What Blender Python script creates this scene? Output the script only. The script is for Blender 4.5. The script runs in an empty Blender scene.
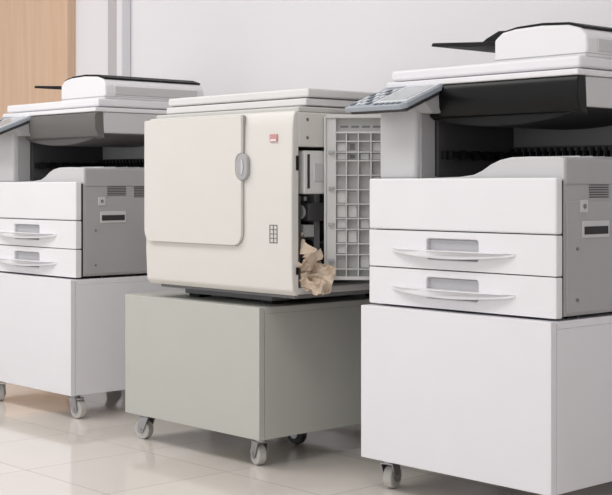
import bpy, bmesh, math, random
from mathutils import Vector, noise
random.seed(4)
sc = bpy.context.scene
try:
    sc.view_settings.view_transform = 'Standard'
    sc.view_settings.look = 'None'
except Exception:
    pass

def srgb(r, g, b):
    f = lambda c: (c/255/12.92) if c/255 <= 0.04045 else ((c/255+0.055)/1.055)**2.4
    return (f(r), f(g), f(b), 1)

def mat(name, rgb, rough=0.45, metal=0.0, bump=0.0, var=0.02, scale=8.0, coat=0.0, spec=0.5):
    m = bpy.data.materials.new(name); m.use_nodes = True
    nt = m.node_tree; b = nt.nodes['Principled BSDF']
    col = srgb(*rgb)
    tc = nt.nodes.new('ShaderNodeTexCoord')
    n = nt.nodes.new('ShaderNodeTexNoise'); n.inputs['Scale'].default_value = scale; n.inputs['Detail'].default_value = 3
    nt.links.new(tc.outputs['Object'], n.inputs['Vector'])
    mx = nt.nodes.new('ShaderNodeMixRGB')
    mx.inputs[1].default_value = tuple(c*(1-var) for c in col[:3])+(1,)
    mx.inputs[2].default_value = tuple(min(1, c*(1+var)) for c in col[:3])+(1,)
    nt.links.new(n.outputs['Fac'], mx.inputs[0]); nt.links.new(mx.outputs[0], b.inputs['Base Color'])
    b.inputs['Roughness'].default_value = rough; b.inputs['Metallic'].default_value = metal
    b.inputs['Specular IOR Level'].default_value = spec
    if coat: b.inputs['Coat Weight'].default_value = coat
    if bump:
        n2 = nt.nodes.new('ShaderNodeTexNoise'); n2.inputs['Scale'].default_value = 350
        nt.links.new(tc.outputs['Object'], n2.inputs['Vector'])
        bp = nt.nodes.new('ShaderNodeBump'); bp.inputs['Strength'].default_value = bump; bp.inputs['Distance'].default_value = 0.001
        nt.links.new(n2.outputs['Fac'], bp.inputs['Height']); nt.links.new(bp.outputs[0], b.inputs['Normal'])
    return m

M = dict(
 white=mat('plastic_white', (232,231,234), 0.42, bump=0.1),
 whitecab=mat('laminate_white', (230,229,233), 0.38),
 lgray=mat('plastic_light_gray', (202,202,203), 0.5, bump=0.1),
 gray=mat('plastic_gray', (170,170,171), 0.5, bump=0.1),
 mgray=mat('plastic_mid_gray', (124,124,126), 0.5),
 dgray=mat('plastic_dark_gray', (64,63,65), 0.5),
 black=mat('plastic_black_gloss', (10,10,11), 0.32, spec=0.22),
 band_refl=mat('plastic_band_reflection', (104,102,100), 0.4, spec=0.3),  # black scanner band greyed: reflected light put into the colour
 under_refl=mat('plastic_under_reflection', (86,84,83), 0.5, spec=0.3),  # underside lightened likewise, reflection painted into its colour
 blackm=mat('plastic_black_matte', (18,18,19), 0.55, spec=0.25),
 gap=mat('seam_dark', (50,49,50), 0.8),
 recess=mat('plastic_recess', (192,192,195), 0.5),
 cream=mat('plastic_offwhite', (218,215,210), 0.45, bump=0.1),
 cream2=mat('plastic_offwhite_dark', (203,201,197), 0.45, bump=0.1),
 creamt=mat('plastic_top_offwhite', (223,222,221), 0.45),
 seamc=mat('plastic_seam_offwhite', (158,155,150), 0.6),
 green=mat('laminate_gray_green', (186,187,180), 0.38, var=0.03),
 panelc=mat('control_panel_blue_gray', (160,168,176), 0.4),
 screen=mat('lcd_screen', (170,176,180), 0.12),
 key=mat('key_gray', (214,217,220), 0.4),
 keyd=mat('key_dark', (84,94,108), 0.4),
 label=mat('label_red', (204,150,148), 0.5),
 paper=mat('paper_crumpled', (212,194,174), 0.8, var=0.08, scale=25),
 wheel=mat('wheel_nylon', (195,193,188), 0.35),
 hub=mat('wheel_hub', (110,108,105), 0.4),
 steel=mat('steel', (165,165,167), 0.3, metal=0.9),
 rib=mat('plastic_rib', (182,182,180), 0.5),
 ribf=mat('plastic_rib_frame', (208,208,206), 0.5),
 frame=mat('frame_gray', (192,187,189), 0.5),
 wallm=mat('wall_paint', (236,234,237), 0.7, var=0.01, scale=1.5),
 ceil=mat('ceiling_paint', (240,240,239), 0.8),
)

def obj_from_bm(name, bm, m, parent=None, bevel=0.0, seg=3, smooth=True):
    me = bpy.data.meshes.new(name); bmesh.ops.recalc_face_normals(bm, faces=bm.faces)
    bm.to_mesh(me); bm.free()
    o = bpy.data.objects.new(name, me); sc.collection.objects.link(o)
    me.materials.append(m)
    if smooth:
        for p in me.polygons: p.use_smooth = True
    if bevel > 0:
        b = o.modifiers.new('bevel', 'BEVEL'); b.width = bevel; b.segments = seg; b.limit_method = 'ANGLE'; b.angle_limit = math.radians(28)
        b.harden_normals = True
    elif smooth:
        for p in me.polygons: p.use_smooth = False
    if parent: o.parent = parent
    return o

def box(name, x0, x1, y0, y1, z0, z1, m, parent=None, bevel=0.003, seg=3):
    bm = bmesh.new()
    bmesh.ops.create_cube(bm, size=1)
    for v in bm.verts:
        v.co = Vector(((x0+x1)/2+v.co.x*(x1-x0), (y0+y1)/2+v.co.y*(y1-y0), (z0+z1)/2+v.co.z*(z1-z0)))
    return obj_from_bm(name, bm, m, parent, bevel, seg)

def boxes(name, lst, m, parent=None, bevel=0.0):
    bm = bmesh.new()
    for (x0,x1,y0,y1,z0,z1) in lst:
        r = bmesh.ops.create_cube(bm, size=1)
        for v in r['verts']:
            v.co = Vector(((x0+x1)/2+v.co.x*(x1-x0), (y0+y1)/2+v.co.y*(y1-y0), (z0+z1)/2+v.co.z*(z1-z0)))
    return obj_from_bm(name, bm, m, parent, bevel, 2)

def prism(name, pts, axis, a, b, m, parent=None, bevel=0.003, seg=3):
    """extrude polygon: axis 'y' pts=(x,z); axis 'x' pts=(y,z); axis 'z' pts=(x,y)"""
    bm = bmesh.new()
    def mk(p, t):
        if axis == 'y': return (p[0], t, p[1])
        if axis == 'x': return (t, p[0], p[1])
        return (p[0], p[1], t)
    v0 = [bm.verts.new(mk(p, a)) for p in pts]; v1 = [bm.verts.new(mk(p, b)) for p in pts]
    bm.faces.new(v0); bm.faces.new(v1[::-1])
    n = len(pts)
    for i in range(n): bm.faces.new([v0[i], v0[(i+1) % n], v1[(i+1) % n], v1[i]])
    return obj_from_bm(name, bm, m, parent, bevel, seg)

def rrect(x0, x1, z0, z1, r, rb=None, n=6):
    """rounded rect; r top radius, rb bottom radius"""
    rb = r if rb is None else rb
    pts = []
    for (cx, cz, a0, rr) in [(x1-r, z1-r, 0, r), (x0+r, z1-r, 90, r), (x0+rb, z0+rb, 180, rb), (x1-rb, z0+rb, 270, rb)]:
        for i in range(n+1):
            a = math.radians(a0+90*i/n); pts.append((cx+rr*math.cos(a), cz+rr*math.sin(a)))
    return pts

def cyl(name, c, r, h, axis, m, parent=None, bevel=0.0, n=28):
    pts = [(c[[1,0,0]['xyz'.index(axis)]]+r*math.cos(2*math.pi*i/n), c[[2,2,1]['xyz'.index(axis)]]+r*math.sin(2*math.pi*i/n)) for i in range(n)]
    t = c['xyz'.index(axis)]
    return prism(name, pts, axis, t-h/2, t+h/2, m, parent, bevel, 2)

def cut(o, cutter):
    b = o.modifiers.new('cut', 'BOOLEAN'); b.operation = 'DIFFERENCE'; b.object = cutter; b.solver = 'EXACT'
    idx = len(o.modifiers)-1
    if idx > 0: o.modifiers.move(idx, 0)
    bpy.context.view_layer.update()
    with bpy.context.temp_override(object=o, active_object=o):
        bpy.ops.object.modifier_apply(modifier='cut')
    bpy.data.objects.remove(cutter, do_unlink=True)

def empty(name, loc, parent=None, rotz=0):
    e = bpy.data.objects.new(name, None); e.empty_display_size = 0.1
    sc.collection.objects.link(e); e.location = loc; e.rotation_euler = (0, 0, rotz)
    if parent: e.parent = parent
    return e

# ---------------------------------------------------------------- casters
def caster(parent, x, y, ztop, ang, idx, wm=None):
    e = empty('caster_%d' % idx, (x, y, 0), parent, math.radians(ang))
    R = 0.031
    wm = wm or M['wheel']
    box('mount_plate', -.03, .03, -.026, .026, ztop-.004, ztop, M['steel'], e, .001)
    cyl('swivel', (0, 0, ztop-.009), .017, .012, 'z', M['steel'], e, .001)
    off = .018
    for k, yy in enumerate((-.0175, .0175)):
        prism('fork_%d' % k, [(-.016, ztop-.014), (.024, ztop-.014), (off+.014, R-.004), (off+.006, R-.012), (off-.006, R-.012), (off-.014, R)], 'y', yy-.0014, yy+.0014, M['steel'], e, .0006)
    box('fork_top', -.016, .024, -.0185, .0185, ztop-.017, ztop-.013, M['steel'], e, .001)
    cyl('wheel', (off, 0, R), R, .026, 'y', wm, e, .005, 36)
    cyl('hub', (off, 0, R), .012, .031, 'y', M['hub'], e, .001)
    cyl('axle', (off, 0, R), .006, .042, 'y', M['steel'], e, .0005)

def cabinet(loc, w, d, z0, z1, m, angs, extra=False):
    e = empty('rolling_cabinet', loc)
    t = .018
    box('side_left', -w, -w+t, .022, d, z0, z1-t, m, e, .0015)
    box('side_right', -t, 0, .022, d, z0, z1-t, m, e, .0015)
    box('top_board', -w, 0, .022, d, z1-t, z1, m, e, .002)
    box('bottom_board', -w+t, -t, .022, d-.01, z0, z0+t, m, e, .0015)
    box('back_board', -w+t, -t, d-.012, d-.002, z0+t, z1-t, m, e, .001)
    box('front_panel', -w, 0, .0, .0205, z0, z1, m, e, .0018)
    i = 1
    for (x, y) in ((-w+.055, .05), (-.05, .05), (-w+.055, d-.06), (-.055, d-.06)):
        caster(e, x, y, z0, angs[i-1], i); i += 1
    if extra: caster(e, -.24, .34, z0, 10, 5, M['dgray'])
    return e

A_R = (0, 0, 0); A_M = (-.967, -.056, 0); A_L = (-2.004, -.010, 0)
cabinet(A_R, .62, .60, .084, .484, M['whitecab'], (105, 20, 100, 200))
cabinet(A_M, .651, .68, .084, .456, M['green'], (190, 165, -50, 20), True)
cabinet(A_L, .62, .60, .084, .478, M['whitecab'], (-20, 5, 60, 30))

# ---------------------------------------------------------------- photocopier
def copier(loc, BAND, UNDER, CAV):
    e = empty('photocopier', loc)
    W = M['white']
    box('base_body', -.606, -.003, .052, .60, .493, .816, M['gray'], e, .004)
    boxes('rubber_feet', [(-.57,-.53,.10,.14,.484,.494), (-.07,-.03,.10,.14,.484,.494), (-.57,-.53,.52,.56,.484,.494), (-.07,-.03,.52,.56,.484,.494)], M['blackm'], e)
    box('front_seam_core', -.602, -.005, .040, .055, .495, .81, M['gap'], e, .001)
    box('front_cover', -.61, 0, .02, .044, .6855, .817, W, e, .005, 4)
    for i, (za, zb) in enumerate(((.588, .6828), (.490, .5852))):
        o = box('drawer_%d' % (i+1), -.61, 0, .02, .044, za, zb, W, e, .0035, 3)
        zc = zb-.054
        cutter = prism('c', rrect(-.405, -.235, zc-.016, zc+.036, .008), 'y', 0, .036, W)
        cutter.parent = e; cutter.modifiers.clear()
        bpy.context.view_layer.update()
        cut(o, cutter)
        prism('drawer_recess_%d' % (i+1), rrect(-.403, -.237, zc-.014, zc+.034, .007), 'y', .032, .0365, M['recess'], e, .001, 2)
        n = 24; pts = []
        x0, x1 = -.525, -.12
        for k in range(n+1):
            t = k/n; pts.append((x0+(x1-x0)*t, zc+.008))
        for k in range(n, -1, -1):
            t = k/n; pts.append((x0+(x1-x0)*t, zc+.001-.013*math.sin(math.pi*t)**.8))
        bm_o = prism('drawer_handle_%d' % (i+1), pts, 'y', .021, -.004, W, e, .002, 2)
        me = bm_o.data
        for v in me.vertices:
            if v.co.y < .0:
                t = (v.co.x-x0)/(x1-x0); v.co.y = .018-.026*math.sin(math.pi*min(max(t,0),1))**.6
    vents = []
    for k in range(9): vents.append((-.006, -.0015, .150, .228, .770+k*.0058, .7725+k*.0058))
    for k in range(16): vents.append((-.006, -.0015, .262, .345, .728+k*.0058, .7305+k*.0058))
    boxes('side_vents', vents, M['dgray'], e)
    box('side_door', -.006, -.000, .060, .36, .50, .762, M['gray'], e, .002)
    box('side_grip_frame', -.003, .003, .118, .225, .675, .715, M['lgray'], e, .002)
    box('side_grip_slot', -.003, .0042, .124, .219, .683, .702, M['gap'], e, .001)
    box('side_latch', -.003, .004, .110, .138, .735, .765, M['lgray'], e, .002)
    cyl('side_button', (.003, .124, .75), .006, .006, 'x', M['mgray'], e, .001)
    cyl('side_screw_1', (.001, .10, .65), .004, .004, 'x', M['mgray'], e)
    cyl('side_screw_2', (.001, .10, .53), .004, .004, 'x', M['mgray'], e)
    cyl('side_screw_3', (.001, .33, .53), .004, .004, 'x', M['mgray'], e)
    box('rear_cover', -.606, -.004, .60, .615, .50, 1.05, M['gray'], e, .004)
    hill = [(-.60,.805), (-.003,.805), (-.003,.862), (-.02,.866), (-.10,.868), (-.16,.867), (-.195,.861), (-.225,.850), (-.25,.836), (-.28,.825), (-.33,.820), (-.48,.817), (-.60,.817)]
    prism('output_tray', hill, 'y', .053, .44, M['lgray'], e, .004, 3)
    box('upper_side_panel', -.012, .001, .056, .60, .80, .864, M['gray'], e, .006)
    boxes('tray_ribs', [(-.17, -.03, y, y+.004, .867, .870) for y in (.15,.2,.25,.3,.35)], M['lgray'], e)
    box('pillar', -.608, -.475, .055, .60, .812, 1.045, M['lgray'], e, .012, 4)
    box('pillar_inner_front', -.478, -.470, .072, .125, .818, .985, M['gray'], e, .002)
    box('pillar_inner', -.478, -.462, .128, .44, .822, .985, M['dgray'], e, .002)
    box('exit_roller_bar', -.47, -.448, .14, .43, .868, .888, M['blackm'], e, .003)
    for k in range(6): cyl('exit_roller_%d' % k, (-.448, .16+k*.05, .878), .013, .018, 'y', M['blackm'], e, .001, 16)
    box('cavity_back', -.48, -.004, .44, .60, .80, .98, CAV, e, .003)
    boxes('cavity_ribs', [(-.46+k*.022, -.452+k*.022, .425, .442, .872, .900) for k in range(19)], M['blackm'], e)
    box('cavity_rail', -.462, -.03, .430, .442, .890, .904, M['dgray'], e, .001)
    # scanner
    box('scanner_body', -.609, .004, .13, .602, .985, 1.058, M['lgray'], e, .005)
    low = [(-.50, 1.0), (0.0, 1.0)]
    for k in range(17):
        t = k/16; low.append((0.0-.50*t, .980-.034*math.sin(math.pi*t)**.7))
    prism('scanner_underside', low, 'y', .115, .42, UNDER, e, .004, 2)
    fr = [(.128, 1.06), (.100, 1.058), (.094, 1.045), (.096, 1.0), (.108, .975), (.135, .966)]
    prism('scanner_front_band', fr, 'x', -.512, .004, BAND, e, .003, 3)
    box('scanner_front_left', -.609, -.507, .10, .135, .99, 1.058, M['lgray'], e, .005)
    box('top_frame', -.620, .006, .095, .605, 1.059, 1.074, W, e, .004)
    box('lid_seam', -.59, -.01, .135, .585, 1.073, 1.079, M['mgray'], e, .001)
    box('platen_lid', -.616, -.0, .110, .592, 1.0775, 1.106, W, e, .008, 4)
    adf = [(-.285,1.104), (-.004,1.104), (.0,1.125), (-.002,1.155), (-.02,1.174), (-.06,1.185), (-.14,1.190), (-.22,1.188), (-.26,1.182), (-.285,1.165)]
    prism('document_feeder', adf, 'y', .14, .575, W, e, .008, 4)
    adft = [(-.275,1.184), (-.22,1.194), (-.14,1.197), (-.06,1.192), (-.018,1.180), (-.02,1.174), (-.06,1.184), (-.14,1.189), (-.22,1.187), (-.275,1.176)]
    prism('feeder_top_cover', adft, 'y', .15, .57, M['blackm'], e, .001, 2)
    box('feeder_lower_seam', -.281, -.002, .1385, .5765, 1.113, 1.1150, M['gray'], e, .0005)
    box('feeder_side_panel', -.004, .0035, .18, .54, 1.12, 1.150, M['lgray'], e, .002)
    tray = [(-.285,1.156), (-.285,1.166), (-.40,1.172), (-.53,1.180), (-.535,1.171), (-.40,1.160)]
    prism('feeder_tray', tray, 'y', .18, .47, M['blackm'], e, .002, 2)
    gd = [(-.275,1.162), (-.275,1.194), (-.32,1.196), (-.36,1.180), (-.38,1.168)]
    prism('feeder_tray_guide', gd, 'y', .20, .215, M['blackm'], e, .002, 2)
    prism('feeder_tray_guide_2', gd, 'y', .42, .435, M['blackm'], e, .002, 2)
    box('feeder_mouth', -.292, -.281, .16, .55, 1.148, 1.18, M['blackm'], e, .001)
    box('lid_hinge_1', -.54, -.48, .58, .612, 1.05, 1.10, M['lgray'], e, .003)
    box('lid_hinge_2', -.12, -.06, .58, .612, 1.05, 1.10, M['lgray'], e, .003)
    # control panel, tilted
    y0, z0p, y1, z1p = -.05, 1.002, .105, 1.062
    L = math.hypot(y1-y0, z1p-z0p); a = math.atan2(z1p-z0p, y1-y0)
    c = empty('control_panel', (-.632, y0, z0p), e); c.rotation_euler = (a, 0, 0)
    prism('panel_housing', [(0, .0), (.200, 0), (.212, .015), (.212, L), (0, L)], 'z', -.014, 0, M['panelc'], c, .003, 3)
    box('panel_bottom', .006, .205, .012, L, -.024, -.014, M['dgray'], c, .003)
    box('panel_screen_bezel', .088, .205, .022, L-.008, -.001, .003, M['key'], c, .0015)
    box('panel_screen', .098, .196, .034, L-.020, .0025, .004, M['screen'], c, .0005)
    keys = []; kd = []
    for r in range(5):
        for q in range(4):
            (keys if (r+q) % 3 else kd).append((.008+q*.019, .020+q*.019, .016+r*.026, .031+r*.026, 0, .0025))
    boxes('panel_keys', keys, M['key'], c, .001)
    boxes('panel_keys_dark', kd, M['keyd'], c, .001)
    boxes('panel_keys_bottom', [(.10+q*.020, .112+q*.020, .008, .017, 0, .002) for q in range(5)], M['keyd'], c, .0008)
    prism('panel_bracket', [(.03, 1.02), (.135, 1.05), (.135, .985), (.07, .985)], 'x', -.60, -.43, M['gray'], e, .004, 2)
    return e
copier(A_R, M['black'], M['blackm'], M['mgray'])
copier((A_L[0], A_L[1], -.006), M['band_refl'], M['under_refl'], M['gray'])  # same model; its band and underside carry painted reflections

# ---------------------------------------------------------------- digital duplicator
def duplicator(loc):
    e = empty('digital_duplicator', loc)
    C = M['cream']
    X0, X1 = -.535, .140
    box('base_plinth', -.46, -.05, .09, .60, .466, .51, M['mgray'], e, .004)
    boxes('feet', [(-.45,-.40,.10,.15,.456,.47), (-.11,-.06,.10,.15,.456,.47), (-.45,-.40,.53,.58,.456,.47), (-.11,-.06,.53,.58,.456,.47)], M['blackm'], e)
    box('bottom_skirt', X0+.025, X1-.030, .035, .61, .486, .504, M['mgray'], e, .003)
    fp = [(.024,.497), (.012,.497), (.0,.511), (-.004,.60), (-.004,.80), (.0,.96), (.004,.992), (.012,1.004), (.024,1.004)]
    prism('front_cover', fp, 'x', X0, X1, C, e, .005, 4)
    d = prism('front_door', rrect(-.528, -.062, .628, .997, .006, .035), 'y', -.015, 0.0, C, e, .006, 4)
    prism('door_shadow_gap', rrect(-.5295, -.0603, .6267, .9982, .007, .037), 'y', -.0065, 0.002, M['seamc'], e, .001, 2)
    cutter = prism('c', rrect(-.088, -.02, .812, .890, .026), 'y', -.04, -.010, C); cutter.modifiers.clear(); cutter.parent = e
    bpy.context.view_layer.update()
    cut(d, cutter)
    prism('door_handle', rrect(-.084, -.036, .814, .888, .022), 'y', -.0150, -.003, M['gray'], e, .003, 3)
    prism('door_handle_grip', [(-.060,.828), (-.054,.832), (-.050,.85), (-.054,.870), (-.060,.874)], 'y', -.018, -.012, M['lgray'], e, .001, 2)
    box('main_body', X0, .02, .022, .62, .500, 1.0, C, e, .006)
    box('upper_right_body', .0, X1, .022, .62, .905, 1.0, C, e, .004)
    box('opening_floor', .0, X1, .022, .62, .500, .518, M['cream2'], e, .003)
    box('rear_right_body', .0, X1, .34, .62, .51, .92, C, e, .006)
    box('opening_dark_liner', .018, .026, .026, .345, .517, .908, M['gap'], e, .001)
    # mechanism in the opening
    box('ink_unit_box', .03, .138, .045, .20, .775, .895, M['creamt'], e, .004)
    box('ink_unit_slot', .135, .1385, .056, .066, .79, .885, M['gap'], e, .001)
    box('ink_unit_tab', .10, .1415, .080, .13, .81, .86, M['lgray'], e, .002)
    box('mech_plate', .03, .110, .11, .13, .53, .775, M['mgray'], e, .002)
    box('mech_block', .05, .128, .07, .16, .70, .75, M['dgray'], e, .003)
    box('mech_block_2', .06, .12, .06, .10, .655, .69, M['gray'], e, .003)
    box('mech_rail', .04, .135, .048, .058, .757, .768, M['steel'], e, .001)
    box('mech_frame', .10, .136, .027, .034, .519, .77, M['dgray'], e, .001)
    for k in range(3):
        cyl('mech_roller_%d' % k, (.09, .20, .58+k*.05), .016, .20, 'y', M['blackm'], e, .002, 20)
    cyl('mech_knob', (.10, .058, .665), .014, .02, 'y', M['steel'], e, .002)
    cyl('mech_gear', (.10, .064, .725), .02, .008, 'y', M['gray'], e, .001, 14)
    box('latch_black', X1-.002, X1+.003, .012, .021, .84, .88, M['blackm'], e, .001)
    box('latch_black_2', X1-.002, X1+.003, .012, .021, .555, .575, M['blackm'], e, .001)
    # labels
    box('label_warning', .050, .080, -.0052, -.001, .919, .940, M['label'], e, .0004)
    box('label_warning_white', .053, .077, -.006, -.001, .921, .926, M['white'], e, .0004)
    g = []
    for k in range(5): g.append((.050, .082, -.0056, -.001, .640+k*.012, .6422+k*.012))
    for k in range(3): g.append((.050+k*.015, .052+k*.015, -.0056, -.001, .640, .6902))
    boxes('label_grid', g, M['mgray'], e)
    # top
    box('top_deck', X0+.012, X1-.004, .026, .62, 1.0, 1.016, M['cream2'], e, .005)
    box('top_seam', X0+.03, X1-.02, .07, .60, 1.014, 1.022, M['mgray'], e, .001)
    box('stage_frame', X0+.02, X1-.012, .06, .61, 1.02, 1.040, M['creamt'], e, .004)
    box('stage_seam', X0+.03, X1-.02, .075, .60, 1.038, 1.046, M['mgray'], e, .001)
    box('platen_cover', X0+.022, X1-.008, .065, .61, 1.0435, 1.068, M['creamt'], e, .006, 4)
    box('top_hinge_1', -.40, -.34, .60, .635, 1.0, 1.05, M['lgray'], e, .003)
    box('top_hinge_2', .0, .06, .60, .635, 1.0, 1.05, M['lgray'], e, .003)
    cyl('top_pin', (X1-.001, .055, .98), .005, .004, 'x', M['mgray'], e)
    cyl('top_pin_2', (X1-.001, .055, .93), .005, .004, 'x', M['mgray'], e)
    box('left_foot', X0-.012, X0+.03, .06, .10, .57, .60, M['mgray'], e, .002)
    # opened side cover
    dr = empty('side_cover_open', (X1+.006, .112, 0), e, math.radians(45))
    Wd, zb, zt = .170, .537, .995
    prism('cover_skin', rrect(0, Wd, zb, zt, .010), 'y', .014, .020, M['rib'], dr, .001)
    fr = [(.0, .006, -.008, .016, zb+.008, zt-.008), (.0, .034, -.002, .016, zb+.004, zt-.004), (Wd-.008, Wd, -.008, .016, zb+.008, zt-.008), (.006, Wd-.006, -.008, .016, zt-.010, zt), (.006, Wd-.006, -.008, .016, zb, zb+.010)]
    boxes('cover_rim', fr, M['ribf'], dr, .002)
    ribs = []; rnd = random.Random(5)
    zs = []; z = zb+.03
    while z < zt-.05:
        zs.append(z); z += rnd.choice((.024, .030, .040))
    for z in zs: ribs.append((.034, Wd-.004, -.004, .016, z-.0016, z+.0016))
    for x in (.062, .095, .130): ribs.append((x-.0018, x+.0018, -.004, .016, zb+.005, zt-.05))
    ribs.append((.034, Wd-.004, -.006, .016, zt-.052, zt-.047))
    boxes('cover_ribs', ribs, M['ribf'], dr, .0005)
    bl = []; dk = []
    for i in range(len(zs)-1):
        for x in (.048, .0785, .1125, .145):
            q = rnd.random()
            if q < .3: bl.append((x-.012, x+.012, .008, .015, zs[i]+.003, zs[i+1]-.003))
            elif q < .40: dk.append((x-.007, x+.007, .0125, .0142, zs[i]+.007, zs[i+1]-.007))
    boxes('cover_pads', bl, M['ribf'], dr, .001)
    boxes('cover_slots', dk, M['mgray'], dr)
    boxes('cover_hooks', [(.012, .028, -.012, -.001, zb+.05+k*.10, zb+.058+k*.10) for k in range(4)], M['gray'], dr, .001)
    boxes('cover_top_slots', [(.045+k*.03, .067+k*.03, .0125, .0142, zt-.036, zt-.030) for k in range(4)], M['mgray'], dr)
    # crumpled paper sheets spilling out of the opening
    bm = bmesh.new()
    N = 12
    sheets = [((.128,.062,.592), (.095,.125), (20,35,-25), 1), ((.156,.070,.548), (.100,.085), (-30,20,30), 7), ((.112,.075,.565), (.085,.12), (55,-20,70), 13), ((.160,.060,.534), (.085,.060), (-55,40,10), 19)]
    from mathutils import Euler
    for (c, s, r, sd) in sheets:
        R = Euler([math.radians(a) for a in r]).to_matrix()
        g = [[None]*(N+1) for _ in range(N+1)]
        for i in range(N+1):
            for j in range(N+1):
                u = i/N-.5; w = j/N-.5
                q = Vector((u*2.6+sd, w*2.6, sd*.7))
                h = .036*(abs(noise.noise(q))*2-.5)+.008*abs(noise.noise(q*2.6))
                p = Vector((u*s[0]+.012*noise.noise(q+Vector((5,0,0))), h, w*s[1]+.012*noise.noise(q+Vector((0,9,0)))))
                p = R @ p + Vector(c)
                p.z = max(p.z, .500 if p.x > .141 else .5195)
                g[i][j] = bm.verts.new(p)
        for i in range(N):
            for j in range(N):
                bm.faces.new([g[i][j], g[i+1][j], g[i+1][j+1]]); bm.faces.new([g[i][j], g[i+1][j+1], g[i][j+1]])
    o = obj_from_bm('crumpled_paper', bm, M['paper'], e, 0)
    return e
duplicator(A_M)

# ---------------------------------------------------------------- room
WY = .85
XL, XR, YF, H = -5.2, 4.2, -4.6, 2.8
def floor_mat():
    m = bpy.data.materials.new('floor_tiles'); m.use_nodes = True
    nt = m.node_tree; b = nt.nodes['Principled BSDF']
    tc = nt.nodes.new('ShaderNodeTexCoord')
    mp = nt.nodes.new('ShaderNodeMapping'); mp.inputs['Location'].default_value = (.22, .13, 0)
    br = nt.nodes.new('ShaderNodeTexBrick'); br.offset = 0; br.squash = 1
    br.inputs['Scale'].default_value = 1; br.inputs['Brick Width'].default_value = .40; br.inputs['Row Height'].default_value = .40
    br.inputs['Mortar Size'].default_value = .0022; br.inputs['Mortar Smooth'].default_value = .3; br.inputs['Bias'].default_value = 0
    br.inputs['Color1'].default_value = srgb(230,223,215); br.inputs['Color2'].default_value = srgb(226,219,211)
    br.inputs['Mortar'].default_value = srgb(194,186,178)
    n = nt.nodes.new('ShaderNodeTexNoise'); n.inputs['Scale'].default_value = 5; n.inputs['Detail'].default_value = 6
    mx = nt.nodes.new('ShaderNodeMixRGB'); mx.blend_type = 'MULTIPLY'; mx.inputs[0].default_value = .08
    nt.links.new(tc.outputs['Object'], mp.inputs[0]); nt.links.new(mp.outputs[0], br.inputs['Vector']); nt.links.new(tc.outputs['Object'], n.inputs['Vector'])
    nt.links.new(br.outputs['Color'], mx.inputs[1]); nt.links.new(n.outputs['Fac'], mx.inputs[2]); nt.links.new(mx.outputs[0], b.inputs['Base Color'])
    b.inputs['Roughness'].default_value = .08
    b.inputs['Specular IOR Level'].default_value = .75
    bp = nt.nodes.new('ShaderNodeBump'); bp.invert = True; bp.inputs['Distance'].default_value = .001; bp.inputs['Strength'].default_value = .4
    nt.links.new(br.outputs['Fac'], bp.inputs['Height']); nt.links.new(bp.outputs[0], b.inputs['Normal'])
    return m
def wood_mat():
    m = bpy.data.materials.new('door_wood'); m.use_nodes = True
    nt = m.node_tree; b = nt.nodes['Principled BSDF']
    tc = nt.nodes.new('ShaderNodeTexCoord'); mp = nt.nodes.new('ShaderNodeMapping'); mp.inputs['Scale'].default_value = (14, 14, .9)
    n = nt.nodes.new('ShaderNodeTexNoise'); n.inputs['Scale'].default_value = 2.5; n.inputs['Detail'].default_value = 6; n.inputs['Distortion'].default_value = .4
    r = nt.nodes.new('ShaderNodeValToRGB'); r.color_ramp.elements[0].color = srgb(213,180,151); r.color_ramp.elements[1].color = srgb(220,189,161)
    r.color_ramp.elements[0].position = .35; r.color_ramp.elements[1].position = .65
    nt.links.new(tc.outputs['Object'], mp.inputs[0]); nt.links.new(mp.outputs[0], n.inputs['Vector']); nt.links.new(n.outputs['Fac'], r.inputs[0]); nt.links.new(r.outputs[0], b.inputs['Base Color'])
    b.inputs['Roughness'].default_value = .4
    return m
WOOD = wood_mat()
box('floor', XL, XR, YF, WY+.1, -.05, 0, floor_mat(), None, 0)
box('wall_back', XL, XR, WY, WY+.1, 0, H, M['wallm'], None, 0)
box('wall_left', XL-.1, XL, YF, WY+.1, 0, H, M['wallm'], None, 0)
box('wall_right_dimmer', XR, XR+.1, YF, WY+.1, 0, H, M['wallm'], None, 0)  # unseen, added to dim the sides of the machines facing right
box('ceiling', XL, XR, YF, WY+.1, H, H+.05, M['ceil'], None, 0)
box('baseboard_back', -3.26, XR, WY-.012, WY, 0, .09, M['frame'], None, .002)
d = empty('door_1', (0, 0, 0))
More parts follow.
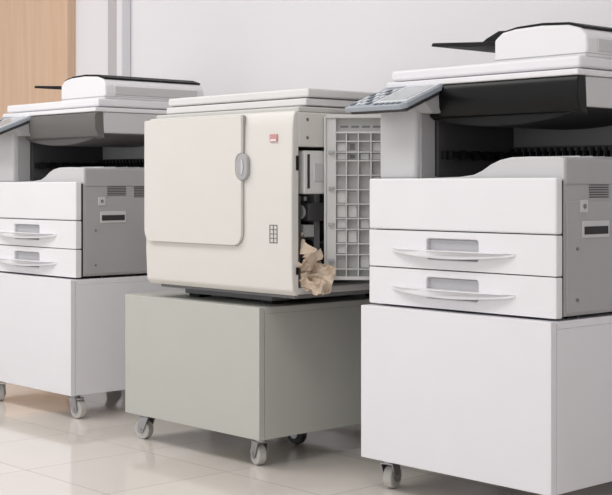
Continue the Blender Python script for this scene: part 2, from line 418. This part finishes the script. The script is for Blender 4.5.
box('door_leaf', -4.22, -3.37, WY-.03, WY-.001, .005, 2.06, WOOD, d, .003)
box('door_frame_right', -3.368, -3.31, WY-.045, WY-.001, 0, 2.12, WOOD, d, .004)
box('door_frame_left', -4.28, -4.222, WY-.045, WY-.001, 0, 2.12, WOOD, d, .004)
box('door_frame_top', -4.28, -3.31, WY-.045, WY-.001, 2.062, 2.12, WOOD, d, .004)
cyl('door_handle_rose', (-3.43, WY-.036, 1.0), .025, .012, 'y', M['steel'], d, .002)
box('door_lever', -3.54, -3.42, WY-.06, WY-.045, .992, 1.008, M['steel'], d, .004)
cyl('door_lever_neck', (-3.43, WY-.045, 1.0), .009, .03, 'y', M['steel'], d, .001)
d = empty('trim_1', (0, 0, 0))
box('duct_strip', -3.01, -2.915, WY-.03, WY-.0005, 0.09, H, M['frame'], d, .003)
box('duct_cover', -2.915, -2.875, WY-.05, WY-.0005, 0.09, H, M['white'], d, .006)

# ---------------------------------------------------------------- lights
def area(name, loc, rot, sx, sy, p, col=(1,1,1)):
    l = bpy.data.lights.new(name, 'AREA'); l.shape = 'RECTANGLE'; l.size = sx; l.size_y = sy; l.energy = p; l.color = col
    o = bpy.data.objects.new(name, l); sc.collection.objects.link(o); o.location = loc; o.rotation_euler = rot
    return o
area('ceiling_light', (-2.6, -1.4, 2.75), (0, 0, 0), 2.2, 1.0, 44, (1, .99, .98))
area('ceiling_light', (.2, -1.6, 2.75), (0, 0, 0), 2.2, 1.0, 27, (1, .99, .98))
w = bpy.data.worlds.new('World'); sc.world = w; w.use_nodes = True
w.node_tree.nodes['Background'].inputs[0].default_value = (.98, .98, 1, 1)
w.node_tree.nodes['Background'].inputs[1].default_value = 1.17

# ---------------------------------------------------------------- camera
cam = bpy.data.cameras.new('camera'); co = bpy.data.objects.new('camera', cam); sc.collection.objects.link(co)
co.location = (1.908, -2.508, .80)
co.rotation_euler = (math.radians(90), 0, math.atan2(.738, .675))
cam.sensor_width = 36; cam.lens = 1350/612*36; cam.shift_y = -62.5/612
sc.camera = co
